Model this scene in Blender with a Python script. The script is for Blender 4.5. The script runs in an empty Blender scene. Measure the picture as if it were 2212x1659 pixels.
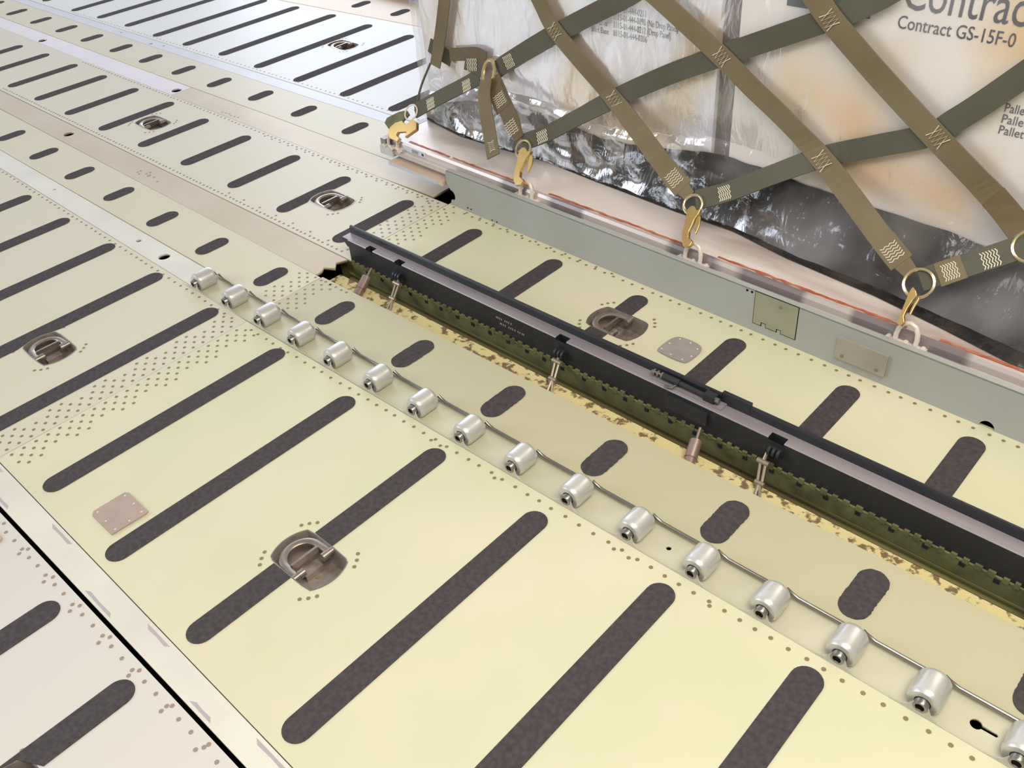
import bpy, bmesh, math, random
from mathutils import Vector, Matrix
random.seed(7)
S = 0.254                      # one deck unit (anti-slip strip pitch, 10 in) in metres
C = bpy.context.scene.collection
PI = math.pi

# ------------------------------------------------------------------ camera
R = [[0.73408955, 0.67556737, -0.06871136],
     [0.3851, -0.4980, -0.7770],
     [-0.55917551, 0.54398344, -0.6256235]]
r0, r2 = Vector(R[0]).normalized(), Vector(R[2]).normalized()
r1 = r2.cross(r0).normalized(); r0 = r1.cross(r2).normalized()
CAM = Vector((5.92272394, -3.31939362, 4.4979963))
FPX = 1945.66
cd = bpy.data.cameras.new('camera'); cam = bpy.data.objects.new('camera', cd); C.objects.link(cam)
cd.sensor_width = 36; cd.lens = FPX / 2212 * 36; cd.clip_start = 0.01; cd.clip_end = 200
cam.matrix_world = Matrix(((r0.x, -r1.x, -r2.x, CAM.x * S), (r0.y, -r1.y, -r2.y, CAM.y * S),
                           (r0.z, -r1.z, -r2.z, CAM.z * S), (0, 0, 0, 1)))
bpy.context.scene.camera = cam

def ray(px, py):
    return r0 * ((px - 1106) / FPX) + r1 * ((py - 829.5) / FPX) + r2
def at_z(px, py, z):
    d = ray(px, py); return CAM + d * ((z - CAM.z) / d.z)
def at_y(px, py, y):
    d = ray(px, py); return CAM + d * ((y - CAM.y) / d.y)

# ------------------------------------------------------------------ materials
def mat(name, col, rough=.5, metal=0., col2=None, nscale=4., lo=.4, hi=.65, bump=0., bscale=60., detail=4., stretch=None, spec=.5, rough2=None):
    m = bpy.data.materials.new(name); m.use_nodes = True
    n, l = m.node_tree.nodes, m.node_tree.links
    b = n['Principled BSDF']
    b.inputs['Roughness'].default_value = rough; b.inputs['Metallic'].default_value = metal
    b.inputs['Specular IOR Level'].default_value = spec
    b.inputs['Base Color'].default_value = (*col, 1)
    tc = n.new('ShaderNodeTexCoord'); mp = n.new('ShaderNodeMapping')
    l.new(tc.outputs['Object'], mp.inputs['Vector'])
    if stretch: mp.inputs['Scale'].default_value = stretch
    if col2 is not None:
        t = n.new('ShaderNodeTexNoise'); t.inputs['Scale'].default_value = nscale; t.inputs['Detail'].default_value = detail
        l.new(mp.outputs['Vector'], t.inputs['Vector'])
        r = n.new('ShaderNodeValToRGB'); r.color_ramp.elements[0].position = lo; r.color_ramp.elements[1].position = hi
        r.color_ramp.elements[0].color = (*col, 1); r.color_ramp.elements[1].color = (*col2, 1)
        l.new(t.outputs['Fac'], r.inputs['Fac']); l.new(r.outputs['Color'], b.inputs['Base Color'])
        if rough2 is not None:
            q = n.new('ShaderNodeMapRange'); q.inputs['To Min'].default_value = rough; q.inputs['To Max'].default_value = rough2
            q.inputs['From Min'].default_value = lo; q.inputs['From Max'].default_value = hi
            l.new(t.outputs['Fac'], q.inputs['Value']); l.new(q.outputs['Result'], b.inputs['Roughness'])
    if bump:
        t2 = n.new('ShaderNodeTexNoise'); t2.inputs['Scale'].default_value = bscale; t2.inputs['Detail'].default_value = 3
        l.new(mp.outputs['Vector'], t2.inputs['Vector'])
        bp = n.new('ShaderNodeBump'); bp.inputs['Strength'].default_value = bump; bp.inputs['Distance'].default_value = .004
        l.new(t2.outputs['Fac'], bp.inputs['Height']); l.new(bp.outputs['Normal'], b.inputs['Normal'])
    return m

PAINT = dict(rough=.42, bump=.03, bscale=9, nscale=2.6, lo=.35, hi=.65)
M = {}
M['cream'] = mat('cream_floor_paint', (.69, .645, .47), col2=(.62, .615, .41), **PAINT)
M['green'] = mat('greenish_floor_paint', (.485, .465, .30), col2=(.51, .465, .315), **PAINT)
M['beige'] = mat('beige_floor_paint', (.66, .59, .46), col2=(.63, .59, .42), **PAINT)
M['pale'] = mat('pale_floor_paint', (.64, .605, .455), col2=(.65, .60, .485), **PAINT)
M['grey'] = mat('grey_floor_paint', (.66, .62, .59), col2=(.64, .62, .57), **PAINT)
M['cool'] = mat('floor_paint_with_cool_glare', (.74, .74, .745), col2=(.70, .71, .70), **PAINT)  # whitened paint: the cool reflection on lane F is put into the colour
M['orange'] = mat('warm_floor_paint', (.74, .50, .31), col2=(.72, .54, .36), **PAINT)
M['white'] = mat('white_worn_strip', (.72, .70, .62), .35, col2=(.66, .63, .57), nscale=6, bump=.02, bscale=20)
M['lilac'] = mat('bare_aluminium_cover', (.60, .52, .53), .28, .35, col2=(.54, .49, .52), nscale=3, bump=.02, bscale=14)
M['tan'] = mat('tan_cover_paint', (.52, .42, .29), .38, .1, col2=(.56, .47, .35), nscale=4, bump=.02, bscale=14)
M['bluegrey'] = mat('bluish_strip', (.62, .63, .68), .42, .1, col2=(.57, .58, .63), nscale=4)
M['strip'] = mat('black_grit', (.050, .042, .046), .85, col2=(.078, .066, .070), nscale=120, lo=.35, hi=.7, bump=.25, bscale=500, spec=.3)
M['rivet'] = mat('rivet_brown', (.24, .185, .085), .5)
M['rivet2'] = mat('rivet_pinkish', (.33, .25, .19), .5)
M['silver'] = mat('roller_aluminium', (.68, .675, .655), .33, .5, col2=(.60, .60, .575), nscale=18, bump=.03, bscale=60)
M['bearing'] = mat('bearing_steel', (.30, .29, .27), .3, .9)
M['black'] = mat('black_hole', (.006, .005, .005), .9, spec=.1)  # for black rivets, and for shade in gaps and holes put into colour
M['tray'] = mat('tray_paint', (.60, .57, .43), .35, .1, col2=(.54, .52, .38), nscale=5)
M['flange'] = mat('flange_metal', (.50, .48, .41), .4, .2)
M['ringsteel'] = mat('ring_steel', (.40, .345, .30), .30, .8, col2=(.33, .275, .235), nscale=20)
M['pan'] = mat('pan_metal', (.36, .30, .27), .38, .4, col2=(.20, .16, .13), nscale=30, lo=.5, hi=.7, bump=.2, bscale=80)
M['patchbrown'] = mat('patch_brown', (.44, .335, .29), .45, col2=(.40, .30, .26), nscale=20)
M['patchgrey'] = mat('patch_grey', (.38, .345, .325), .45, .2, col2=(.35, .31, .29), nscale=30)
M['pink'] = mat('patch_pink', (.55, .36, .30), .5)
M['rail_dark'] = mat('rail_black', (.019, .021, .027), .45, .1, col2=(.025, .027, .034), nscale=12)
M['rail_worn'] = mat('rail_worn_metal', (.36, .32, .345), .40, .35, col2=(.26, .235, .25), nscale=10, stretch=(.3, 3, 3))
M['hingegreen'] = mat('hinge_green', (.155, .155, .065), .6, col2=(.10, .10, .042), nscale=30)
M['wellgreen'] = mat('well_green', (.21, .20, .075), .6, col2=(.11, .09, .035), nscale=9, lo=.4, hi=.6, stretch=(.15, 1, 5))
M['ledge'] = mat('ledge_yellow', (.70, .60, .30), .6, col2=(.20, .13, .07), nscale=60, lo=.52, hi=.60, detail=8)
M['link'] = mat('link_metal', (.36, .30, .22), .4, .6)
M['plunger'] = mat('plunger_metal', (.36, .28, .25), .35, .5, col2=(.34, .22, .18), nscale=20)
M['rail_grey'] = mat('rail_greygreen', (.40, .42, .41), .5, col2=(.37, .375, .345), nscale=3.5)
M['door_green'] = mat('door_olive', (.30, .305, .215), .5, col2=(.36, .35, .26), nscale=10)
M['cover_grey'] = mat('cover_metal', (.40, .37, .33), .4, .3)
M['deck'] = mat('pallet_deck', (.82, .73, .69), .32, .1, col2=(.40, .31, .27), nscale=3.4, lo=.46, hi=.68, stretch=(.5, 2.2, 1), bump=.02, bscale=12)
M['edge'] = mat('pallet_edge', (.62, .55, .52), .35, .3, col2=(.28, .235, .24), nscale=7, lo=.5, hi=.56, stretch=(1, .1, .1), detail=0)
M['edgewhite'] = mat('pallet_corner', (.62, .63, .62), .45, col2=(.52, .55, .55), nscale=25)
M['red'] = mat('red_sealant', (.40, .085, .04), .6, col2=(.46, .22, .12), nscale=30)
M['ringwhite'] = mat('shackle_white', (.80, .72, .66), .35, .2)
M['gold'] = mat('zinc_gold', (.70, .50, .20), .28, .85, col2=(.62, .40, .16), nscale=14)
M['goldring'] = mat('zinc_ring', (.72, .60, .36), .25, .9)
M['strap_olive'] = mat('webbing_olive', (.205, .165, .10), .75, col2=(.175, .135, .08), nscale=6, bump=.3, bscale=900, spec=.25)
M['strap_green'] = mat('webbing_greygreen', (.115, .112, .085), .75, col2=(.095, .09, .065), nscale=6, bump=.3, bscale=900, spec=.25)
M['strap_brown'] = mat('webbing_brown', (.15, .115, .075), .75, col2=(.14, .10, .05), nscale=6, spec=.25)
M['thread'] = mat('white_thread', (.74, .69, .56), .7)
M['boxwhite'] = mat('box_offwhite', (.74, .74, .82), .45, col2=(.70, .54, .36), nscale=4.2, lo=.50, hi=.68, detail=1.5)
M['boxwhite2'] = mat('box_cream', (.76, .72, .70), .45, col2=(.68, .50, .30), nscale=3.8, lo=.46, hi=.66, detail=1.5)
M['boxgap'] = mat('gap_shade_grey', (.20, .17, .17), .6)  # grey standing for the shade in the gap between the boxes
M['ink'] = mat('print_ink', (.05, .055, .07), .6)
M['teal'] = mat('print_teal', (.035, .06, .065), .6)
M['blackfilm'] = mat('black_plastic', (.020, .018, .019), .16, col2=(.06, .048, .042), nscale=7, lo=.5, hi=.75, bump=1., bscale=34)
M['wood'] = mat('board_wood', (.74, .62, .53), .5, col2=(.66, .50, .37), nscale=6, stretch=(.3, 2, 1))
M['boardpaint'] = mat('board_edge_paint', (.55, .60, .70), .4)
M['sticker'] = mat('sticker_white', (.66, .68, .76), .4)
M['blue'] = mat('blue_panel', (.03, .09, .42), .5)

def film(name):
    m = bpy.data.materials.new(name); m.use_nodes = True
    n, l = m.node_tree.nodes, m.node_tree.links
    b = n['Principled BSDF']; out = n['Material Output']
    b.inputs['Base Color'].default_value = (.85, .84, .90, 1); b.inputs['Roughness'].default_value = .5
    gl = n.new('ShaderNodeBsdfGlossy'); gl.inputs['Roughness'].default_value = .12; gl.inputs['Color'].default_value = (.95, .96, 1, 1)
    tr = n.new('ShaderNodeBsdfTransparent'); mx = n.new('ShaderNodeMixShader'); mg = n.new('ShaderNodeMixShader')
    tc = n.new('ShaderNodeTexCoord'); mp = n.new('ShaderNodeMapping'); mp.inputs['Scale'].default_value = (1.7, 1, .7); mp.inputs['Rotation'].default_value = (0, .5, 0)
    l.new(tc.outputs['Object'], mp.inputs['Vector'])
    t = n.new('ShaderNodeTexNoise'); t.inputs['Scale'].default_value = 13; t.inputs['Detail'].default_value = 5; t.inputs['Distortion'].default_value = 1.
    l.new(mp.outputs['Vector'], t.inputs['Vector'])
    bp = n.new('ShaderNodeBump'); bp.inputs['Strength'].default_value = 1.; bp.inputs['Distance'].default_value = .0028
    l.new(t.outputs['Fac'], bp.inputs['Height']); l.new(bp.outputs['Normal'], gl.inputs['Normal'])
    t2 = n.new('ShaderNodeTexNoise'); t2.inputs['Scale'].default_value = 5; t2.inputs['Detail'].default_value = 2
    l.new(tc.outputs['Object'], t2.inputs['Vector'])
    mr2 = n.new('ShaderNodeMapRange'); mr2.inputs['From Min'].default_value = .45; mr2.inputs['From Max'].default_value = .7; mr2.inputs['To Min'].default_value = .02; mr2.inputs['To Max'].default_value = .17
    l.new(t2.outputs['Fac'], mr2.inputs['Value']); l.new(mr2.outputs['Result'], mx.inputs['Fac'])
    l.new(tr.outputs[0], mx.inputs[1]); l.new(b.outputs[0], mx.inputs[2])
    fr = n.new('ShaderNodeFresnel'); fr.inputs['IOR'].default_value = 1.65; l.new(bp.outputs['Normal'], fr.inputs['Normal'])
    mu = n.new('ShaderNodeMath'); mu.operation = 'MULTIPLY'; mu.inputs[1].default_value = .32; l.new(fr.outputs[0], mu.inputs[0])
    l.new(mu.outputs[0], mg.inputs['Fac']); l.new(mx.outputs[0], mg.inputs[1]); l.new(gl.outputs[0], mg.inputs[2])
    l.new(mg.outputs[0], out.inputs['Surface'])
    return m
M['film'] = film('clear_film')

# ------------------------------------------------------------------ object helpers
def tag(o, label=None, cat=None, group=None, kind=None):
    for k, v in (('label', label), ('category', cat), ('group', group), ('kind', kind)):
        if v: o[k] = v
    return o
def root_of(o):
    while o.parent: o = o.parent
    return o
def empty(name, loc, label=None, cat=None, group=None, kind=None):
    o = bpy.data.objects.new(name, None); C.objects.link(o); o.empty_display_size = .05
    o.location = Vector(loc) * S
    return tag(o, label, cat, group, kind)
def link_mesh(name, me, mats, parent=None, smooth=False):
    o = bpy.data.objects.new(name, me); C.objects.link(o)
    for m in (mats if isinstance(mats, (list, tuple)) else [mats]): me.materials.append(m)
    if parent:
        o.parent = parent
    if smooth:
        for p in me.polygons: p.use_smooth = True
    return o
def obj(name, bm, mats, parent=None, smooth=False, bevel=0):
    """bm is in world deck units; stored relative to the root thing's location, in metres."""
    if bevel:
        bmesh.ops.bevel(bm, geom=[e for e in bm.edges if len(e.link_faces) == 2 and e.calc_face_angle(0) > .6], offset=bevel, segments=2, affect='EDGES', profile=.5)
    org = root_of(parent).location / S if parent else Vector((0, 0, 0))
    for v in bm.verts: v.co = (v.co - org) * S
    bmesh.ops.recalc_face_normals(bm, faces=bm.faces[:])
    me = bpy.data.meshes.new(name); bm.to_mesh(me); bm.free()
    o = link_mesh(name, me, mats, parent)
    if smooth:
        for p in me.polygons: p.use_smooth = True
        if smooth != 'all':
            me.set_sharp_from_angle(angle=math.radians(40))
    return o
def B(): return bmesh.new()
def add_box(bm, lo, hi, f=None, mi=0):
    vs = [bm.verts.new(Vector((x, y, z)) if f is None else f(x, y, z)) for x in (lo[0], hi[0]) for y in (lo[1], hi[1]) for z in (lo[2], hi[2])]
    for q in ((0, 1, 3, 2), (4, 6, 7, 5), (0, 4, 5, 1), (2, 3, 7, 6), (0, 2, 6, 4), (1, 5, 7, 3)):
        bm.faces.new([vs[i] for i in q]).material_index = mi
def frame(d):
    d = d.normalized(); a = Vector((0, 0, 1)) if abs(d.z) < .9 else Vector((1, 0, 0))
    u = d.cross(a).normalized(); return u, d.cross(u).normalized()
def add_cyl(bm, p0, p1, r, n=20, r1=None, mi=0, caps=True):
    p0, p1 = Vector(p0), Vector(p1); u, w = frame(p1 - p0); r1 = r if r1 is None else r1
    A = [bm.verts.new(p0 + (u * math.cos(t) + w * math.sin(t)) * r) for t in [2 * PI * i / n for i in range(n)]]
    Bv = [bm.verts.new(p1 + (u * math.cos(t) + w * math.sin(t)) * r1) for t in [2 * PI * i / n for i in range(n)]]
    for i in range(n): bm.faces.new((A[i], A[(i + 1) % n], Bv[(i + 1) % n], Bv[i])).material_index = mi
    if caps:
        bm.faces.new(A[::-1]).material_index = mi; bm.faces.new(Bv).material_index = mi
def add_lathe(bm, p0, axis, prof, n=28, mi=0):
    """prof: (distance along axis, radius); closed profile is revolved."""
    p0, axis = Vector(p0), Vector(axis).normalized(); u, w = frame(axis); rings = []
    for d, r in prof:
        rings.append([bm.verts.new(p0 + axis * d + (u * math.cos(t) + w * math.sin(t)) * r) for t in [2 * PI * i / n for i in range(n)]])
    for a, b in zip(rings, rings[1:] + rings[:1]):
        for i in range(n): bm.faces.new((a[i], a[(i + 1) % n], b[(i + 1) % n], b[i])).material_index = mi
def add_tube(bm, pts, r, n=10, closed=False, mi=0, sq=None):
    pts = [Vector(p) for p in pts]; rings = []; k = len(pts); last = None
    for i, p in enumerate(pts):
        a = pts[i - 1] if i or closed else p; b = pts[(i + 1) % k] if i < k - 1 or closed else p
        d = (b - a).normalized()
        if last is None: u, w = frame(d)
        else:
            u = last - d * last.dot(d); u.normalize(); w = d.cross(u)
        last = u
        rings.append([bm.verts.new(p + (u * math.cos(t) + w * math.sin(t)) * r) for t in [2 * PI * j / n for j in range(n)]])
    for i in range(k if closed else k - 1):
        a, b = rings[i], rings[(i + 1) % k]
        for j in range(n): bm.faces.new((a[j], a[(j + 1) % n], b[(j + 1) % n], b[j])).material_index = mi
    if not closed:
        bm.faces.new(rings[0][::-1]); bm.faces.new(rings[-1])
def add_prism(bm, poly, f, z0, z1, mi=0):
    """poly in (a,b); f(a,b,z)->point; simple outline, possibly concave (n-gon, triangulated)."""
    A = [bm.verts.new(f(a, b, z0)) for a, b in poly]; Bv = [bm.verts.new(f(a, b, z1)) for a, b in poly]; k = len(poly)
    fs = [bm.faces.new(A[::-1]), bm.faces.new(Bv)] + [bm.faces.new((A[i], A[(i + 1) % k], Bv[(i + 1) % k], Bv[i])) for i in range(k)]
    for x in fs: x.material_index = mi
    for x in fs[:2]: x.normal_update()
    bmesh.ops.triangulate(bm, faces=fs[:2])
def plate(outline, holes, z0, z1, f=None):
    """A bmesh plate with real holes: outline and holes in (a,b), thickness z0..z1, mapped by f."""
    cu = bpy.data.curves.new('tmp', 'CURVE'); cu.dimensions = '2D'; cu.fill_mode = 'BOTH'; cu.extrude = (z1 - z0) / 2
    for loop in [outline] + holes:
        s = cu.splines.new('POLY'); s.points.add(len(loop) - 1)
        for p, (a, b) in zip(s.points, loop): p.co = (a, b, 0, 1)
        s.use_cyclic_u = True
    o = bpy.data.objects.new('tmp', cu)
    me = bpy.data.meshes.new_from_object(o)
    bm = bmesh.new(); bm.from_mesh(me)
    bmesh.ops.remove_doubles(bm, verts=bm.verts[:], dist=1e-6)
    zc = (z0 + z1) / 2
    for v in bm.verts:
        v.co.z += zc
        if f: v.co = f(*v.co)
    bpy.data.objects.remove(o); bpy.data.meshes.remove(me); bpy.data.curves.remove(cu)
    return bm
def circle(cx, cy, r, n=20, ry=None):
    return [(cx + r * math.cos(2 * PI * i / n), cy + (ry or r) * math.sin(2 * PI * i / n)) for i in range(n)]
def add_disc(bm, x, y, z, r, mi, n=7):
    vs = [bm.verts.new((x + r * math.cos(2 * PI * i / n), y + r * math.sin(2 * PI * i / n), z)) for i in range(n)]
    bm.faces.new(vs).material_index = mi
def text_mesh(s, size, f, name, m, parent, fit=None):
    cu = bpy.data.curves.new('tmp', 'FONT'); cu.body = s; cu.size = size; cu.extrude = .002; cu.resolution_u = 3
    o = bpy.data.objects.new('tmp', cu); me = bpy.data.meshes.new_from_object(o)
    bm = bmesh.new(); bm.from_mesh(me)
    k = fit / max(v.co.x for v in bm.verts) if fit else 1.
    for v in bm.verts: v.co = f(v.co.x * k, v.co.y, v.co.z)
    bpy.data.objects.remove(o); bpy.data.meshes.remove(me); bpy.data.curves.remove(cu)
    return obj(name, bm, m, parent)
def catmull(pts, n=8):
    pts = [Vector(p) for p in pts]; P = [pts[0] * 2 - pts[1]] + pts + [pts[-1] * 2 - pts[-2]]; out = []
    for i in range(1, len(P) - 2):
        p0, p1, p2, p3 = P[i - 1:i + 3]
        for k in range(n):
            t = k / n
            out.append(.5 * ((2 * p1) + (p2 - p0) * t + (2 * p0 - 5 * p1 + 4 * p2 - p3) * t * t + (3 * p1 - p0 - 3 * p2 + p3) * t ** 3))
    return out + [pts[-1]]

# ------------------------------------------------------------------ the cargo floor
RING_R, RING_F, BITE = .268, .18, .168
def ring_outline(cx, cy, g=0., n=9):
    r, h = RING_R + g, RING_F + g; a = math.asin(h / r) * .93; out = []
    for i in range(n): t = -a + 2 * a * i / (n - 1); out.append((cx + r * math.cos(t), cy + r * math.sin(t)))
    for i in range(n): t = PI - a + 2 * a * i / (n - 1); out.append((cx + r * math.cos(t), cy + r * math.sin(t)))
    for _ in range(2):
        q = []
        for i, p in enumerate(out):
            p2 = out[(i + 1) % len(out)]
            q += [(p[0] * .75 + p2[0] * .25, p[1] * .75 + p2[1] * .25), (p[0] * .25 + p2[0] * .75, p[1] * .25 + p2[1] * .75)]
        out = q[::2] if _ else q
    return out
RINGS = {'A': [(2.22, -3.60)], 'B': [(-1.725, -1.575), (2.085, -1.578)], 'D': [(-5.70, 1.735), (-1.85, 1.745), (2.06, 1.755)], 'F': [(-5.90, 5.17)]}

floor = empty('floor', (0, 0, 0), 'cargo aircraft floor of riveted cream painted panels with black anti-slip strips', 'floor', kind='structure')
def panel(outline, m, rings=(), rivets=(), z=0., holes=(), rm='rivet', thick=.03, name='floor_panel'):
    bm = plate(outline, [ring_outline(*c) for c in rings] + list(holes), z - thick, z)
    for x, y in rivets: add_disc(bm, x, y, z + .0015, .0148, 1)
    return obj(name, bm, [M[m], M[rm]], floor)
def strip(p, x, y1, y2, ring=None, w=.093, rag=0., name='anti_slip_strip'):
    """a capsule of gritty black strip from y1 to y2 (cap centres), bitten where a tie-down recess cuts it"""
    def emit(ya, yb, capa, capb):
        if yb - ya < .02: return
        ys = [ya + (yb - ya) * i / 24 for i in range(25)]
        def lim(y, side):
            xx = x + side * w
            if ring:
                dx = ring[0] - x
                if abs(y - ring[1]) < BITE:
                    e = math.sqrt(max((RING_R + .004) ** 2 - (y - ring[1]) ** 2, 0))
                    if side > 0 and dx > 0: xx = min(xx, ring[0] - e)
            return xx + (random.uniform(-rag, rag) if rag else 0)
        rt = [(lim(y, 1), y) for y in ys]; lf = [(lim(y, -1), y) for y in ys]
        top = [(x + w * math.cos(t), yb + w * math.sin(t)) for t in [PI * i / 12 for i in range(1, 12)]] if capb else []
        bot = [(x + w * math.cos(t), ya + w * math.sin(t)) for t in [PI + PI * i / 12 for i in range(1, 12)]] if capa else []
        poly = rt + top + lf[::-1] + bot
        if rag: poly = [(a + random.uniform(-rag, rag), b + random.uniform(-rag, rag)) for a, b in poly]
        bm = B(); add_prism(bm, poly, lambda a, b, z: Vector((a, b, z)), .0005, .0045)
        obj(name, bm, M['strip'], p)
    if ring and x + w > ring[0] - RING_R and x - w < ring[0] + RING_R:
        if abs(x - ring[0]) < .19 + .0:
            emit(y1, ring[1] - BITE - .002, True, False); emit(ring[1] + BITE + .002, y2, False, True); return
    emit(y1, y2, True, True)
def row(x0, x1, y, step, jit=.012, slope=0., y0=0.):
    out = []; x = x0
    while x < x1:
        out.append((x, y + slope * x + random.uniform(-.004, .004))); x += step + random.uniform(-jit, jit)
    return out
def seam(x, y0, y1, cols=(.045, .11, .175, .24), step=.098):
    out = []
    for s in (-1, 1):
        for k, dx in enumerate(cols):
            y = y0 + (.05 if k % 2 else 0); i = 0
            while y < y1:
                if not (k == len(cols) - 1 and i % 4 in (2, 3)): out.append((x + s * dx, y))
                y += step; i += 1
    return out
def ring_rivets(c):
    out = []
    for sx in (-1, 1):
        for sy in (-1, 1):
            for k in (-1, 0, 1):
                a = math.atan2(.195, .25) + k * .17
                out.append((c[0] + sx * .322 * math.cos(a), c[1] + sy * .322 * math.sin(a)))
    return out
XL, XR = -17., 7.6
bn1 = lambda x: -.231 - .0137 * x
bn2 = lambda x: -.213 + .0135 * x
SB = -.62
# lane A, at the near left
RA = RINGS['A']
pA = panel([(XL, -9.), (XR, -9.), (XR, -2.745 + .012 * XR), (-1, -2.757), (XL, -2.76)], 'grey', RA,
           row(-1.5, 3.6, -2.80, .125, slope=.012) + row(-1, 3.6, -2.775, .37, slope=.012) + row(-1, 3.6, -2.835, .37, slope=.012) + ring_rivets(RA[0]), rm='rivet2')
for x, a, b in [(-.937, -4.9, -2.92), (.063, -4.9, -2.92), (1.115, -4.9, -2.935), (2.029, -4.9, -2.914), (3.063, -4.9, -2.92), (4.063, -4.9, -2.92)]:
    strip(pA, x, a, b, RA[0] if abs(x - 2.029) < .1 else None)
# lane B, the wide cream lane
RB = RINGS['B']
TB = [(-9, -2.36, -.36), (-8, -2.36, -.36), (-7, -2.36, -.36), (-6, -2.36, -.36), (-4.953, -2.36, -.387), (-3.995, -2.36, -.379), (-3.01, -2.36, -.356), (-2.038, -2.36, -.36), (-1.025, -2.36, -.371),
      (.016, -2.341, -.373), (1.012, -2.363, -.414), (2.024, -2.357, -.391), (3.015, -2.359, -.399), (4.011, -2.36, -.365), (4.967, -2.36, -.331), (6.0, -2.36, -.33), (7.0, -2.36, -.31)]
pB1 = panel([(XL, -2.515), (SB - .006, -2.515), (SB - .006, bn1(SB)), (-1.6, bn1(-1.6)), (XL, -.12)], 'pale', RB[:1],
            row(-9, SB - .1, -.29, .11, slope=-.0137) + seam(SB, -2.42, -.3)[:0] + [q for q in seam(SB, -2.42, -.3) if q[0] < SB] + ring_rivets(RB[0]))
pB2 = panel([(SB + .006, -2.515), (XR, -2.515), (XR, bn2(XR)), (SB + .006, bn2(SB))], 'cream', RB[1:],
            row(SB + .15, XR, -.275, .112, slope=.0135) + [(x + random.uniform(-.03, .03), -.30 + .0135 * x) for x in (1.9, 1.98, 2.55, 3.6, 3.7, 4.3)] + [q for q in seam(SB, -2.42, -.3) if q[0] > SB] + ring_rivets(RB[1]))
for x, a, b in TB:
    strip(pB1 if x < SB else pB2, x, a, b, RB[0] if abs(x + 2.038) < .1 else RB[1] if abs(x - 2.024) < .1 else None)
# lane C, between the rollers and the well
cn1 = lambda x: .078
cn2 = lambda x: .088 + .0125 * x
cf1 = lambda x: .655 - .006 * x
cf2 = lambda x: .685 + .010 * x
SC = -.665
TC = [(-14, .36), (-13, .36), (-12, .36), (-11, .36), (-10, .36), (-9, .36), (-8, .365), (-7.014, .367), (-6.025, .362), (-5.048, .363), (-4.088, .371), (-3.088, .355), (-2.095, .353), (-1.082, .371), (-.069, .36), (.961, .377), (1.994, .39), (3.002, .379), (3.991, .392), (4.937, .414), (5.93, .42)]
pC1 = panel([(XL, cn1(0)), (SC - .005, cn1(0)), (SC - .005, cf1(SC)), (XL, cf1(-14))], 'beige', (), [q for q in seam(SC, .14, .64) if q[0] < SC])
pC2 = panel([(SC + .005, cn2(SC)), (XR, cn2(XR)), (XR, cf2(XR)), (SC + .005, cf2(SC))], 'green', (), [q for q in seam(SC, .14, .64) if q[0] > SC] + row(SC + .1, -.2, .64, .075))
for x, c in TC:
    h = .118 if x > -.5 else .095
    strip(pC1 if x < SC else pC2, x, c - h, c + h, rag=.0018 if x > -.5 else .0008, w=.096 if x > 0 else .09)
# lane D, between the two guide rails
RD = RINGS['D']; SD = -.725
df1 = lambda x: 2.43
df2 = lambda x: 2.445 - .0248 * (x + .725) + .03
TD = [(-15.05, 1.27, 2.13), (-14.05, 1.27, 2.13), (-13.048, 1.27, 2.13), (-12.048, 1.27, 2.13), (-10.818, 1.27, 2.11), (-9.941, 1.27, 2.165), (-8.986, 1.265, 2.184), (-8.054, 1.258, 2.196), (-7.09, 1.257, 2.19), (-6.122, 1.269, 2.202), (-5.145, 1.308, 2.143), (-4.164, 1.339, 2.146), (-3.131, 1.332, 2.147), (-2.147, 1.317, 2.13), (-1.107, 1.27, 2.157), (-.054, 1.27, 2.134), (.986, 1.27, 2.161), (1.996, 1.27, 2.134), (3.012, 1.27, 2.087), (3.999, 1.27, 2.07), (4.924, 1.27, 2.062), (5.952, 1.27, 2.05)]
pD1 = panel([(XL, 1.05), (-.70, 1.05), (-.665, 1.09), (-.68, 1.13), (-.64, 1.16), (-.66, 1.2), (SD - .005, 1.2), (SD - .005, df1(0)), (XL, df1(0))], 'pale', RD[:2],
            row(-9, -.85, 1.10, .075) + row(-3, -.75, 1.16, .3) + row(-9, SD - .1, 2.39, .085) + row(-4, SD - .1, 2.35, .17) + [q for q in seam(SD, 1.25, 2.35, (.05, .12, .19, .26)) if q[0] < SD] + ring_rivets(RD[0]) + ring_rivets(RD[1]))
pD2 = panel([(SD + .005, 1.075), (XR, 1.075), (XR, df2(XR)), (SD + .005, df2(SD))], 'cream', RD[2:],
            [(x, df2(x) - .085) for x, _ in row(SD + .3, XR, 0, .105)] + [(x, df2(x) - .055) for x, _ in row(SD + .1, 1.6, 0, .2)] + [q for q in seam(SD, 1.25, 2.35, (.05, .12, .19, .26)) if q[0] > SD] + ring_rivets(RD[2]))
for x, a, b in TD:
    strip(pD1 if x < SD else pD2, x, a, b, RD[1] if abs(x + 2.147) < .1 else RD[2] if abs(x - 1.996) < .1 else None)
# lane E
TE = [(-16, 3.05), (-15, 3.05), (-14, 3.05), (-12.977, 3.054), (-11.982, 3.065), (-11.023, 3.09), (-10.076, 3.088), (-9.087, 3.096), (-8.149, 3.102), (-7.183, 3.108), (-6.225, 3.12), (-5.236, 3.159), (-4.235, 3.156), (-3.192, 3.179), (-2.2, 3.18)]
efn = lambda x: 3.53 + .0125 * (x + 2.9) if x < -2.9 else 3.53
pE = panel([(XL, 2.72), (-8, 2.762), (-4.4, 2.81), (XR, 2.82), (XR, 3.53), (-2.9, 3.515), (-8, 3.435), (XL, 3.33)], 'beige')
for x, c in TE: strip(pE, x, c - .105, c + .1)
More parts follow.
